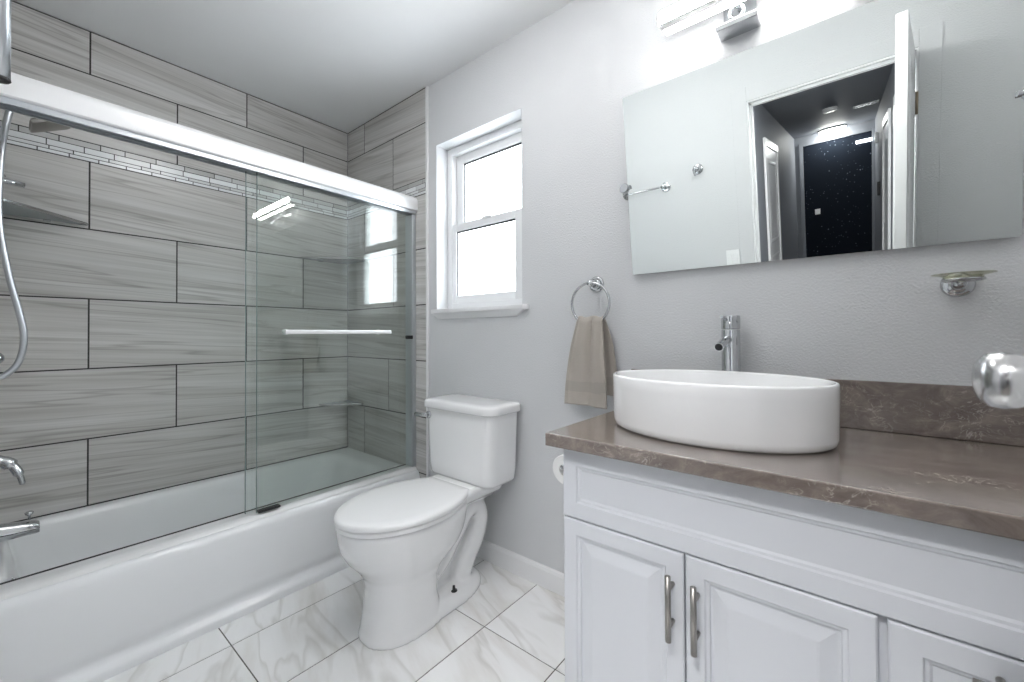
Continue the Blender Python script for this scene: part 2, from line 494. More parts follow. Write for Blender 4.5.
# --- window
win = MB(); fw = .035
y0, y1 = .078, .150
win.box(WX0, WX0 + fw, y0, y1, WZ0, WZ1); win.box(WX1 - fw, WX1, y0, y1, WZ0, WZ1)
win.box(WX0 + fw, WX1 - fw, y0, y1, WZ1 - fw, WZ1); win.box(WX0 + fw, WX1 - fw, y0, y1, WZ0, WZ0 + .06)
window = win.build('window_1', M['vinyl'], kind='structure', bevel=.003)
def sash(name, x0, x1, z0, z1, y0, y1, sl, sr, st, sb):
    b = MB()
    b.box(x0, x0 + sl, y0, y1, z0, z1); b.box(x1 - sr, x1, y0, y1, z0, z1)
    b.box(x0 + sl, x1 - sr, y0, y1, z1 - st, z1); b.box(x0 + sl, x1 - sr, y0, y1, z0, z0 + sb)
    o = b.build(name, M['vinyl'], window, bevel=.003)
    q = MB(); q.box(x0 + sl - .004, x1 - sr + .004, (y0 + y1) / 2 - .002, (y0 + y1) / 2 + .002, z0 + sb - .004, z1 - st + .004)
    q.build('pane', M['pane'], o)
    gk = MB()
    gx0, gx1, gz0, gz1 = x0 + sl, x1 - sr, z0 + sb, z1 - st
    for (a0, a1, c0, c1) in ((gx0, gx0 + .003, gz0, gz1), (gx1 - .003, gx1, gz0, gz1), (gx0, gx1, gz1 - .008, gz1)):
        gk.box(a0, a1, (y0 + y1) / 2 - .008, (y0 + y1) / 2 - .002, c0, c1)
    gk.build('gasket', M['dark'], o)
    return o
lo = sash('lower_sash', WX0 + fw - .012, WX1 - fw + .012, 1.212, 1.648, .082, .110, .040, .082, .040, .052)
sash('upper_sash', WX0 + fw, WX1 - fw, 1.62, WZ1 - fw + .004, .112, .142, .05, .042, .05, .04)
b = MB(); b.box(1.14, 1.20, .076, .084, 1.640, 1.654)
b.build('sash_lock', M['vinyl'], lo, bevel=.002)
b = MB()
top = [(.868, -.028), (1.478, -.028), (1.492, -.014), (1.492, 0), (WX1, 0), (WX1, .08), (WX0, .08), (WX0, 0), (.868, 0)]
b.loft([[(x, y, z) for x, y in top] for z in (1.168, 1.190)], smooth=False)
b.loft([[(x, y, 1.168) for x, y in [(.872, -.022), (1.476, -.022), (1.476, -.0005), (.872, -.0005)]], [(x, y, 1.140) for x, y in [(.90, -.008), (1.43, -.008), (1.43, -.0005), (.90, -.0005)]]], smooth=False)
b.build('window_sill', M['trim'], window, bevel=.002)

# --- doorway casing and jamb
b = MB()
b.box(DX0 - .02, DX0, YF - .12, YF + .001, 0, DZ); b.box(DX1, DX1 + .02, YF - .12, YF + .001, 0, DZ); b.box(DX0 - .02, DX1 + .02, YF - .12, YF + .001, DZ, DZ + .02)
b.box(DX0, DX0 + .012, YF - .08, YF - .04, 0, DZ); b.box(DX1 - .012, DX1, YF - .08, YF - .04, 0, DZ); b.box(DX0, DX1, YF - .08, YF - .04, DZ - .012, DZ)
frame = b.build('door_2', M['trim'], kind='structure', bevel=.001)
for (yy, s_) in ((YF, 1), (YF - .12, -1)):
    b = MB()
    ya, yb = sorted((yy, yy + s_ * .008))
    b.box(DX0 - .085, DX0 - .008, ya, yb, 0, DZ + .085); b.box(DX1 + .008, DX1 + .085, ya, yb, 0, DZ + .085); b.box(DX0 - .008, DX1 + .008, ya, yb, DZ + .008, DZ + .085)
    b.build('casing', M['wall'], frame, bevel=.002)

# --- the open bathroom door, swung in beside the camera
ang = math.radians(96.4)
door = MB(); door.box(0, .70, 0, .035, .012, DZ - .008)
door = door.build('door_1', M['trim'], kind='structure', bevel=.002)
door.location = (2.822, YF + .004, 0); door.rotation_euler = (0, 0, ang)
b = MB()
for (zz0, zz1) in ((.25, .95), (1.12, 1.90)):
    for yy, s_ in ((.035, 1), (0, -1)):
        rings = []
        for ins, d in ((0, 0), (.008, .004), (.018, .004), (.03, .0005)):
            rings.append([(.10 + ins, yy + s_ * d, zz0 + ins), (.60 - ins, yy + s_ * d, zz0 + ins), (.60 - ins, yy + s_ * d, zz1 - ins), (.10 + ins, yy + s_ * d, zz1 - ins)])
        b.loft(rings, smooth=False, cap0=False, cap1=False)
b.build('panel_moulding', M['trim'], door)
for s_, yy in ((1, .035), (-1, 0)):
    b = MB()
    b.lathe([(.0001, 0), (.032, 0), (.033, .004), (.029, .008), (.013, .011), (.010, .020), (.013, .026), (.020, .031), (.0235, .039), (.0242, .046), (.0225, .053), (.017, .058), (.009, .060), (.0001, .0605)], (.632, yy, 1.0175), (0, s_, 0), 36)
    b.build('door_knob', M['satin'], door)['label'] = 'satin nickel round door knob'
for zz in (1.80, .28):
    b = MB()
    b.tube([(-.004, -.006, zz - .05), (-.004, -.006, zz + .05)], .0085, 12)
    b.box(-.004, .03, -.0018, .0005, zz - .05, zz + .05)
    b.box(-.028, -.004, -.0035, -.001, zz - .05, zz + .05)
    b.build('hinge', M['brass'], door)

# --- hall behind the doorway (seen in the mirror)
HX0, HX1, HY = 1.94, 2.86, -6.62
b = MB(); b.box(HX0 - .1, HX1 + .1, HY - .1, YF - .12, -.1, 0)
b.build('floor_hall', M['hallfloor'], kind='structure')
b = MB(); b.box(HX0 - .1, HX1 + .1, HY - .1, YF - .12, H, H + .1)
b.build('ceiling_hall', M['hall_dim'], kind='structure')
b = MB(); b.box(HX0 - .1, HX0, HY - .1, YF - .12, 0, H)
hl = b.build('wall_hall_left', M['hall_dim'], kind='structure')
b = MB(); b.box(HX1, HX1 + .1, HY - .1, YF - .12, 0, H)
hr = b.build('wall_hall_right', M['hall_dim'], kind='structure')
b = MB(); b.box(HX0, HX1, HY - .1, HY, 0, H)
b.build('wall_hall_end', M['hall_dim'], kind='structure')
def hall_door(name, side, ya, yb, zt, slab):
    b = MB(); x = HX0 if side < 0 else HX1; d = -side
    xa, xb = sorted((x, x + d * .02))
    for (p, q) in ((ya - .07, ya), (yb, yb + .07)):
        b.box(xa, xb, p, q, 0, zt + .07)
    b.box(xa, xb, ya, yb, zt, zt + .07)
    o = b.build(name, M['trim'], kind='structure', bevel=.003)
    q = MB(); xa, xb = sorted((x, x + d * .008)); q.box(xa, xb, ya, yb, 0.005, zt)
    k = q.build('door_leaf', slab, o)
    p = MB()
    xs_ = x + d * .008
    for (za, zb) in ((.15, .95), (1.08, zt - .12)):
        rings = [[(xs_ + d * dd, ya + .1 + i_, za + i_), (xs_ + d * dd, yb - .1 - i_, za + i_), (xs_ + d * dd, yb - .1 - i_, zb - i_), (xs_ + d * dd, ya + .1 + i_, zb - i_)] for i_, dd in ((0, 0), (.01, .005), (.03, .005), (.04, .0))]
        p.loft(rings, smooth=False, cap0=False, cap1=False)
    p.build('panel_moulding', slab, k)
    return o
hall_door('door_3', -1, -4.35, -3.55, 2.03, M['trim'])
hall_door('door_4', -1, -2.75, -2.10, 1.95, M['hall_dim'])
hall_door('door_5', 1, -3.1, -2.35, 2.03, M['trim'])
hall_door('door_6', 1, -4.5, -3.75, 2.03, M['trim'])
# dark speckled door at the end of the hall
b = MB(); EX0, EX1, EZ = 2.045, 2.825, 2.26
b.box(EX0 - .05, EX0, HY, HY + .03, 0, EZ + .05); b.box(EX1, HX1 - .001, HY, HY + .03, 0, EZ + .05); b.box(EX0, EX1, HY, HY + .03, EZ, EZ + .05)
d7 = b.build('door_7', M['hall_dim'], kind='structure', bevel=.004)
b = MB(); b.box(EX0, EX1, HY, HY + .018, .005, EZ)
b.build('door_leaf', M['starry'], d7, bevel=.002)['label'] = 'dark blue-black leaf speckled with pale dots'

# ------------------------------------------------------------------ bath tub
b = MB()
TX1 = .79; RZ = .318; TY0, TY1 = YF + .009, -.0095
def tub_ring(x0, x1, y0, y1, z, r): return rrect(x0, x1, y0, y1, z, r, 8)
outer = []
# apron profile (outside), bottom to top, then over the rim and down the inside
for (xo, z) in ((.792, 0), (.792, .022), (.788, .030), (.776, .038), (.768, .050), (.766, .062), (.770, .075), (.770, .10), (.762, .20), (.756, .27), (.752, .295), (.745, .311), (.735, RZ + .001), (.725, RZ + .002)):
    outer.append(tub_ring(.0005, xo, TY0, TY1, z, .004))
for (i, z) in ((.10, RZ + .001), (.108, RZ - .001), (.118, RZ - .008), (.125, RZ - .022), (.135, RZ - .08), (.15, RZ - .17), (.175, RZ - .235), (.21, RZ - .262), (.25, RZ - .27)):
    k = i - .10
    outer.append(tub_ring(.032 + k, TX1 - .058 - i, TY0 + .06 + k * 1.2, TY1 - .085 - k * 2.4, z, .075 + k * .6))
b.loft(outer, cap0=True, cap1=True)
tub = b.build('bathtub', M['acryl'], auto=38)
tag(tub, 'white alcove bathtub with a plain rounded apron against the grey tiled walls', 'bathtub')
b = MB(); b.lathe([(.0001, 0), (.034, 0), (.035, .004), (.03, .009), (.012, .011), (.0001, .011)], (.42, TY0 + .098, .225), (0, 1, .12), 24)
b.build('overflow_plate', M['chrome'], tub)
b = MB(); b.lathe([(.0001, 0), (.035, 0), (.035, .003), (.02, .005), (.0001, .005)], (.40, TY0 + .37, RZ - .2695), (0, 0, 1), 24)
b.build('drain', M['chrome'], tub)

# ------------------------------------------------------------------ sliding glass tub door
sd = empty('sliding_tub_door', (.72, -.76, RZ), 'frameless sliding glass tub door with a thick bright metal header, panels slid to the right', 'shower door')
GY0, GY1 = TY0 + .001, -.0095
def xz_extr(prof, ya, yb, b=None, smooth=False, mi=0):
    b = b or MB(); b.loft([[(x, y, z) for x, z in prof] for y in (ya, yb)], mi, smooth); return b
hz0, hz1 = 1.738, 1.815
hp = [(.694, hz0), (.694, hz1 - .004), (.698, hz1)]
for i in range(9):
    a = math.radians(90 - 90 * i / 8); hp.append((.748 + .018 * math.cos(a), hz1 - .030 + .030 * math.sin(a)))
hp += [(.768, hz0 + .02), (.767, hz0 + .004), (.762, hz0)]
kids = []
kids.append(xz_extr(hp, GY0, GY1).build('header', M['alu'], auto=30))
ch = MB()
for (xa, xb) in ((.698, .704), (.719, .725), (.748, .755)):
    ch.box(xa, xb, GY0, GY1, hz0 - .018, hz0)
ch.box(.704, .719, GY0, GY1, hz0 - .006, hz0); ch.box(.725, .748, GY0, GY1, hz0 - .006, hz0)
kids.append(ch.build('header_channel', M['alud']))
tr = [(.672, RZ + .0025), (.672, RZ + .014), (.676, RZ + .0165), (.688, RZ + .0165), (.704, RZ + .0185), (.730, RZ + .0185), (.744, RZ + .013), (.754, RZ + .006), (.756, RZ + .0025)]
kids.append(xz_extr(tr, GY0, GY1).build('bottom_track', M['alu']))
b = MB(); b.box(.6675, .6717, GY0, GY1, RZ + .0022, RZ + .0185)
kids.append(b.build('track_seal', M['dark']))
for (ya, yb) in ((GY1 - .026, GY1), (GY0, GY0 + .026)):
    b = MB(); b.box(.688, .750, ya, yb, RZ + .022, hz0 - .019)
    o_ = b.build('wall_jamb', M['alud'], bevel=.003); kids.append(o_)
b = MB(); b.box(.700, .758, GY1 - .036, GY1 - .026, 1.035, 1.055)
kids.append(b.build('bumper', M['dark'], bevel=.003)); kids[-1]['label'] = 'black rubber bumper'
b = MB(); b.box(.716, .745, -.79, -.705, RZ + .0205, RZ + .029)
kids.append(b.build('bottom_guide', M['dark'], bevel=.003)); kids[-1]['label'] = 'black plastic guide'
pn = []; edges = []
for (xa, ya, yb) in ((.733, -.794, -.036), (.709, -.826, -.032)):
    b = MB(); b.box(xa, xa + .006, ya, yb, RZ + .024, hz0 - .002)
    o_ = b.build('glass_panel', M['door_glass']); kids.append(o_); pn.append(o_)
    ge = MB(); ge.box(xa - .0002, xa + .0062, ya - .0022, ya - .0002, RZ + .024, hz0 - .002)
    edges.append((o_, ge.build('polished_edge', M['glass_edge'])))
for k_ in kids: k_.data.transform(Matrix.Translation((-.028, 0, 0)))
adopt(sd, *kids)
for p_, e_ in edges:
    e_.data.transform(Matrix.Translation((-.028, 0, 0))); adopt(p_, e_)
b = MB()
b.loft([[(x, y, z) for x, z in ((.768, 1.064), (.774, 1.064), (.776, 1.068), (.776, 1.078), (.774, 1.082), (.768, 1.082))] for y in (-.700, -.185)], smooth=False)
for y in (-.67, -.215):
    b.tube([(.739, y, 1.073), (.769, y, 1.073)], .008, 14)
tb = b.build('towel_bar', M['alu']); tb.data.transform(Matrix.Translation((-.028, 0, 0))); adopt(pn[0], tb)
b = MB()
for y in (-.67, -.215):
    b.lathe([(.0001, 0), (.013, 0), (.013, .012), (.010, .016), (.0001, .016)], (.708, y, 1.073), (-1, 0, 0), 16)
b.build('bar_cap', M['alu']).data.transform(Matrix.Translation((-.028, 0, 0)))
adopt(pn[1], D.objects['bar_cap'])

# ------------------------------------------------------------------ glass corner shelves in the tub
def corner_shelf(z, r, yc, sgn, label):
    b = MB(); P = [(.0008, yc), (r, yc), (r, yc + sgn * .012), (.5 * r + .012, yc + sgn * (.5 * r + .012)), (.0128, yc + sgn * r), (.0008, yc + sgn * r)]
    b.loft([[(x, y, zz) for x, y in P] for zz in (z - .005, z + .005)], smooth=False)
    e = empty('corner_shelf', (0, yc, z), label, 'shelf', None)
    o1 = b.build('glass_plate', M['shelf_glass'])
    q = MB(); q.tube([(x, y, z) for x, y in P[1:]], .0065, 8)
    o2 = q.build('front_edge', M['satin'])
    adopt(e, o1, o2)
    for (x, y) in ((.012, yc + sgn * r * .62), (r * .62, yc + sgn * .005)):
        c_ = MB(); c_.box(x - .011, x + .011, y - .011, y + .011, z - .011, z - .004)
        adopt(e, c_.build('clip', M['chrome'], bevel=.002))
corner_shelf(1.528, .30, -.0092, -1, 'upper glass corner shelf behind the sliding glass, beside the window end of the tub')
corner_shelf(.625, .185, -.0092, -1, 'small lower glass corner shelf just above the bathtub rim behind the sliding glass')
corner_shelf(1.545, .30, YF + .009, 1, 'glass corner shelf at the left edge near the shower hose')

# ------------------------------------------------------------------ shower fittings on the end wall of the tub
YE = YF + .0085
e = empty('overhead_shower', (.33, YE, 1.9), 'square chrome shower head under the header at the left', 'shower head')
b = MB(); b.lathe([(.0001, 0), (.028, 0), (.03, .004), (.022, .01), (.0001, .011)], (.35, YE, 1.93), (0, 1, 0), 24)
o1 = b.build('wall_flange', M['chrome'])
b = MB(); b.tube([(.35, YE, 1.93), (.35, YE + .05, 1.93), (.35, YE + .11, 1.905), (.35, YE + .162, 1.855)], .009, 14)
o2 = b.build('shower_arm', M['chrome'])
b = MB(); TT = Matrix.Translation((.35, YE + .178, 1.826)) @ Matrix.Rotation(math.radians(28), 4, 'X')
rings = []
for hw, zz in ((.012, .035), (.018, .025), (.05, .006), (.055, 0), (.055, -.010), (.052, -.012)):
    rings.append([TT @ Vector(p) for p in rrect(-hw, hw, -hw, hw, zz, min(.008, hw * .4), 4)])
b.loft(rings, smooth=True)
o3 = b.build('spray_plate', M['nickel'], auto=35)
adopt(e, o1, o2, o3)

e = empty('shower_hose', (.40, YE, 1.0), 'curved chrome shower hose hanging down the left edge', 'shower hose')
def spline(P, n=10):
    P = [Vector(p) for p in P]; out = []
    Q = [P[0] * 2 - P[1]] + P + [P[-1] * 2 - P[-2]]
    for i in range(1, len(Q) - 2):
        for k in range(n):
            t = k / n
            a, b_, c_, d_ = Q[i - 1], Q[i], Q[i + 1], Q[i + 2]
            out.append(.5 * ((2 * b_) + (c_ - a) * t + (2 * a - 5 * b_ + 4 * c_ - d_) * t * t + (3 * b_ - a - 3 * c_ + d_) * t ** 3))
    out.append(P[-1]); return out
hp_ = [(.35, -1.430, 1.86), (.35, -1.436, 1.83), (.35, -1.451, 1.70), (.35, -1.456, 1.47), (.35, -1.436, 1.28), (.35, -1.412, 1.14), (.35, -1.402, 1.06), (.35, -1.408, .99), (.35, -1.425, .945), (.35, -1.46, .92), (.36, -1.50, .95)]
hp_ = [(x + .13, y, 1.058 + (z - 1.058) * .94) for x, y, z in hp_]
b = MB(); b.tube(spline(hp_, 8), .0085, 12)
o1 = b.build('hose', M['alud'])
b = MB(); b.lathe([(.0001, 0), (.03, 0), (.03, .006), (.018, .012), (.014, .03), (.018, .045), (.021, .058), (.017, .072), (.008, .079), (.0001, .080)], (.49, YE, .99), (0, 1, 0), 24)
b.tube([(.49, YE + .035, .99), (.49, YE + .03, .97), (.49, YE + .024, .95)], .011, 14)
o2 = b.build('wall_outlet', M['chrome'])
adopt(e, o1, o2)

e = empty('shower_holder', (.40, YE, 1.6), 'small chrome bracket fixed above the left glass corner shelf', 'bracket')
b = MB(); b.lathe([(.0001, 0), (.024, 0), (.025, .005), (.014, .012), (.011, .04), (.0001, .041)], (.40, YE, 1.585), (0, 1, 0), 24)
o1 = b.build('wall_flange', M['chrome'])
b = MB(); b.tube([(.40, YE + .03, 1.565), (.40, YE + .065, 1.605)], [.014, .020], 16); b.tube([(.40, YE + .03, 1.585), (.39, YE + .07, 1.58), (.38, YE + .12, 1.578)], .009, 12)
o2 = b.build('cradle', M['chrome'])
adopt(e, o1, o2)

e = empty('shower_valve', (.40, YE, .62), 'chrome shower valve with a curved lever handle', 'valve')
b = MB(); b.lathe([(.0001, 0), (.08, 0), (.082, .004), (.07, .009), (.03, .012), (.026, .04), (.02, .05), (.0001, .051)], (.45, YE, .63), (0, 1, 0), 36)
o1 = b.build('escutcheon', M['chrome'])
b = MB(); b.tube(spline([(.45, YE + .045, .655), (.455, YE + .075, .655), (.463, YE + .098, .638), (.472, YE + .113, .605), (.478, YE + .12, .575)], 6), [.022] * 6 + [.019] * 6 + [.013] * 6 + [.008] * 6 + [.004], 14)
o2 = b.build('lever', M['chrome'])
adopt(e, o1, o2)

e = empty('tub_spout', (.42, YE, .43), 'chrome tub spout with a pull knob on top', 'spout')
b = MB()
rings = []
for (dy, zc, hw, hh) in ((0, .425, .034, .036), (.02, .425, .031, .033), (.07, .418, .029, .028), (.125, .414, .027, .022), (.150, .412, .026, .021), (.158, .410, .022, .017)):
    rings.append([(.42 + hw * sq(math.cos(2 * math.pi * j / 28), 3), YE + dy, zc + hh * sq(math.sin(2 * math.pi * j / 28), 3)) for j in range(28)])
b.loft(rings)
o1 = b.build('spout_body', M['chrome'], auto=50)
b = MB(); b.lathe([(.004, 0), (.004, .014), (.010, .018), (.011, .024), (.006, .028), (.0001, .028)], (.42, YE + .135, .440), (0, 0, 1), 18)
o2 = b.build('diverter_knob', M['chrome'])
adopt(e, o1, o2)

# vertical rail near the top left corner
e = empty('grab_bar', (1.0, YF, 1.9), 'upright chrome bar hanging into the top left corner', 'grab bar')
b = MB(); b.tube([(1.0, -1.4535, 1.676), (1.0, -1.4535, 2.30)], .0185, 24)
o1 = b.build('rail', M['alud'])
b = MB(); b.lathe([(.0188, .004), (.0195, 0), (.017, -.003), (.0001, -.004)], (1.0, -1.4535, 1.676), (0, 0, 1), 24)
o2 = b.build('end_cap', M['dark'])
adopt(e, o1, o2)
for zz in (1.78, 2.22):
    b = MB()
    b.tube([(1.0, YF + .001, zz), (1.0, -1.4535, zz)], .010, 14); b.lathe([(.0001, 0), (.03, 0), (.03, .006), (.012, .01), (.0001, .01)], (1.0, YF, zz), (0, 1, 0), 24)
    adopt(e, b.build('wall_bracket', M['chrome']))

# ------------------------------------------------------------------ toilet
TXC = 1.245
toilet = empty('toilet', (TXC, -.4, 0), 'white two-piece toilet with the lid closed, between tub and vanity', 'toilet')
def egg(xc, yf, yb, w, z, K=64, nb=2.6, mid=.42, nf=2.0):
    yc = yb + (yf - yb) * mid; P = []
    for j in range(K):
        t = 2 * math.pi * j / K; cu, su = math.cos(t), math.sin(t)
        Lh = (yc - yf) if su < 0 else (yb - yc); n = nf if su < 0 else nb
        P.append((xc + w * sq(cu, n), yc + Lh * sq(su, n), z))
    return P
b = MB()
# pedestal column flaring into the bowl
secs = [(0.0, -.664, -.36, .122), (.012, -.664, -.36, .122), (.03, -.658, -.37, .117), (.10, -.645, -.385, .110), (.17, -.640, -.385, .110), (.205, -.645, -.36, .120), (.235, -.664, -.32, .143),
        (.265, -.690, -.27, .164), (.30, -.709, -.245, .176), (.335, -.717, -.235, .182), (.372, -.721, -.23, .1855), (.384, -.719, -.23, .184), (.390, -.712, -.235, .178)]
b.loft([egg(TXC + .033 * max(0, min(1, (.28 - z) / .09)), yf, yb, wd, z, 56, 2.8, .45, 2.25) for z, yf, yb, wd in secs])
# rear foot
b.loft([egg(TXC + .018, yf, yb, wd, z, 48, 2.4, .5, 2.4) for z, yf, yb, wd in ((0, -.60, -.115, .128), (.02, -.60, -.115, .128), (.035, -.58, -.125, .120), (.05, -.55, -.14, .105), (.06, -.52, -.16, .08))])
# narrow web joining bowl, trap and foot
b.loft([egg(TXC, -.55, -.17, wd, z, 40, 2.6, .5, 2.6) for z, wd in ((.03, .055), (.15, .05), (.30, .06), (.36, .08))])
# trapway on both sides
for sx in (1, -1):
    pts = spline([(TXC + sx * .045, -.42, .12), (TXC + sx * .055, -.345, .175), (TXC + sx * .058, -.28, .25), (TXC + sx * .056, -.215, .318), (TXC + sx * .054, -.155, .325), (TXC + sx * .052, -.125, .27), (TXC + sx * .055, -.15, .195), (TXC + sx * .058, -.205, .13), (TXC + sx * .055, -.235, .06), (TXC + sx * .05, -.23, .02)], 5)
    b.tube(pts, .047, 20)
# deck under the tank
b.loft([rrect(TXC - wd, TXC + wd, yf, -.03, z, .03, 6) for z, wd, yf in ((.335, .07, -.24), (.36, .10, -.27), (.378, .125, -.29), (.405, .135, -.30), (.422, .135, -.26), (.428, .13, -.25))])
bowl = b.build('bowl', M['ceramic'])
md = bowl.modifiers.new('remesh', 'REMESH'); md.mode = 'VOXEL'; md.voxel_size = .0055; md.use_smooth_shade = True
md = bowl.modifiers.new('smooth', 'SMOOTH'); md.factor = .6; md.iterations = 7
bpy.context.view_layer.update()
dg = bpy.context.evaluated_depsgraph_get()
me = D.meshes.new_from_object(bowl.evaluated_get(dg)); bowl.modifiers.clear(); bowl.data = me
# seat and lid: elongated oval narrowing to a flat back
LIDP = [(-.47, .197), (-.43, .1955), (-.39, .190), (-.35, .179), (-.31, .162), (-.275, .143), (-.252, .128)]
def lid_outline(z, d, yb=-.236, grow=0.):
    half = []
    for i in range(25):
        t = math.pi / 2 * i / 24
        half.append((( .197 + grow) * math.cos(t), -.47 - (.262 + grow) * math.sin(t)))
    half = half[::-1]                                     # front tip -> widest
    half += [(x + grow, y) for y, x in LIDP[1:]]
    for i in range(1, 7):
        t = math.pi / 2 * i / 6
        half.append((.128 + grow - .018 + .018 * math.cos(t), -.252 + (yb + .252) * math.sin(t)))
    pts = [(x, y) for x, y in half] + [(-x, y) for x, y in half[::-1]][:-1]
    cx_, cy_ = 0, -.47
    out = []
    for x, y in pts:
        v = Vector((x - cx_, y - cy_)); L_ = v.length
        v *= (L_ - d) / L_
        out.append((TXC + cx_ + v.x, cy_ + v.y, z))
    return out
b = MB(); rings = [lid_outline(z, d) for z, d in ((.3905, .010), (.393, .004), (.404, .004), (.408, .008))]
b.loft(rings)
seat = b.build('seat', M['plastic'], auto=40)
b = MB(); rings = [lid_outline(z, d) for z, d in ((.4105, .008), (.412, .001), (.421, .0), (.427, .003), (.4305, .010), (.4325, .04), (.4335, .10))]
b.loft(rings)
lid = b.build('lid', M['plastic'], auto=50)
b = MB(); rings = [rrect(TXC - .125 + d, TXC + .125 - d, -.240 + d, -.196 - d, z, .012, 5) for z, d in ((.402, .002), (.405, 0), (.424, 0), (.429, .004), (.430, .008))]
b.loft(rings)
hinge = b.build('lid_hinge', M['plastic'], auto=50)
# tank
b = MB(); rings = []
for z, ix, iy in ((.424, .030, .022), (.428, .020, .012), (.440, .014, .007), (.48, .010, .004), (.60, .005, .002), (.722, .0, .0), (.726, .004, .003)):
    rings.append(rrect(TXC - .210 + ix, TXC + .210 - ix, -.210 + iy, -.020 - iy * .2, z, .03, 8, .048))
b.loft(rings)
tank = b.build('tank', M['ceramic'], auto=50)
b = MB(); rings = []
for z, d in ((.7265, .004), (.730, .0), (.753, .0), (.760, .004), (.764, .013), (.7655, .04)):
    rings.append(rrect(TXC - .224 + d, TXC + .224 - d, -.224 + d, -.013 - d * .5, z, .03, 8, .055))
b.loft(rings)
tlid = b.build('tank_lid', M['ceramic'], auto=50)
b = MB()
b.lathe([(.0001, 0), (.017, 0), (.017, .006), (.010, .010), (.0001, .010)], (TXC - .1715, -.2075, .693), (0, -1, 0), 20)
b.tube([(TXC - .1715, -.216, .693), (TXC - .185, -.224, .692), (TXC - .215, -.226, .690), (TXC - .248, -.224, .688)], [.008, .009, .009, .011], 12)
lever = b.build('flush_lever', M['chrome']); lever['label'] = 'chrome flush lever'
for sx in (1, -1):
    b = MB(); b.lathe([(.014, 0), (.013, .003), (.006, .004), (.005, .020), (.0001, .021)], (TXC + .018 + sx * .094, -.320, .0525), (0, 0, 1), 12)
    adopt(toilet, b.build('floor_bolt', M['dark']))
adopt(toilet, bowl, seat, lid, hinge, tank, tlid, lever)

# ------------------------------------------------------------------ vanity
VX0, VX1, VYF = 1.990, 3.296, -.502
CTZ = .8055
vanity = empty('vanity_cabinet', (2.6, -.26, 0), 'white bathroom vanity cabinet with raised panel doors under the brown countertop', 'cabinet')
b = MB()
b.box(VX0, VX1, VYF, -.002, .095, .7715); b.box(VX0 + .01, VX1, VYF + .06, -.01, 0.002, .095)
body = b.build('body', M['cab'], bevel=.0015)
vk = [body]
def front(name, x0, x1, z0, z1, prof, parent=None):
    """overlay front 18 mm thick; prof = list of (inset, depth behind the face)"""
    b = MB(); yb, yf = VYF - .001, VYF - .019
    rg = [[(x0, yb, z0), (x1, yb, z0), (x1, yb, z1), (x0, yb, z1)]]
    for i_, d in [(0, .003), (.003, 0)] + prof:
        iz = i_
        rg.append([(x0 + i_, yf + d, z0 + iz), (x1 - i_, yf + d, z0 + iz), (x1 - i_, yf + d, z1 - iz), (x0 + i_, yf + d, z1 - iz)])
    b.loft(rg, smooth=False)
    return b.build(name, M['cab'])
P_door = [(.037, 0), (.040, .004), (.046, .005), (.048, .010), (.054, .0095), (.078, .003), (.082, .0025)]
P_draw = [(.040, 0), (.043, .004), (.048, .005), (.052, .009)]
vk.append(front('drawer_front', VX0 + .001, VX1 - .004, .5895, .763, P_draw))
DB, DT = .115, .586
def bar_pull(cx, cz, L, vertical, parent):
    b = MB(); yf = VYF - .019; yo = yf - .030
    ax = Vector((0, 0, 1)) if vertical else Vector((1, 0, 0))
    c0 = Vector((cx, yo, cz))
    b.tube([c0 - ax * L / 2, c0 + ax * L / 2], .0062, 16)
    for k in (-.29, .29):
        p = c0 + ax * L * k
        b.tube([(p.x, yo, p.z), (p.x, yf + .001, p.z)], .0052, 12)
    o = b.build('handle', M['nickel']); o['label'] = 'brushed nickel bar pull'
    adopt(parent, o)
    return o
d1 = front('door', VX0 + .002, 2.2925, DB, DT, P_door); d2 = front('door', 2.2960, 2.6035, DB, DT, P_door)
bar_pull(2.269, .477, .137, True, d1); bar_pull(2.3205, .473, .137, True, d2)
vk += [d1, d2]
dz = [(.432, DT), (.275, .428), (DB, .271)]
for (x0, x1) in ((2.6165, 2.945), (2.957, 3.288)):
    for (za, zb) in dz:
        q = front('drawer', x0, x1, za, zb, P_draw)
        bar_pull((x0 + x1) / 2, (za + zb) / 2 + .043 * (zb == DT), .15, False, q)
        vk.append(q)
adopt(vanity, *vk)

b = MB(); b.box(1.963, XR - .002, -.5615, -.0015, .7725, CTZ)
ct = b.build('countertop', M['stone'], bevel=.003)
tag(ct, 'dark brown speckled stone countertop on the white vanity, with a low backsplash', 'countertop')
b = MB(); b.box(1.963, XR - .002, -.021, -.0015, CTZ + .0005, .933)
b.build('backsplash', M['stone'], ct, bevel=.002)

# vessel sink
SX, SY, SA, SB, SZ = 2.2945, -.280, .2605, .195, .9475
b = MB(); rings = []
for d, z in ((.016, CTZ + .0005), (.010, CTZ + .002), (.004, CTZ + .008), (.002, CTZ + .02), (0, SZ - .03), (0, SZ - .006), (.002, SZ - .001), (.005, SZ), (.009, SZ - .001), (.012, SZ - .006), (.016, SZ - .05), (.030, SZ - .09), (.060, SZ - .108), (.10, SZ - .114), (.15, SZ - .117)):
    rings.append(oval(SX, SY, SA - d, SB - d, z, 1.98, 96))
b.loft(rings)
sink = b.build('vessel_sink', M['ceramic'], auto=60)
tag(sink, 'white oval vessel sink standing on the brown countertop', 'sink')
b = MB(); b.lathe([(.0001, 0), (.026, 0), (.026, .004), (.018, .007), (.0001, .008)], (SX, SY, SZ - .1170), (0, 0, 1), 24)
b.build('drain', M['chrome'], sink)

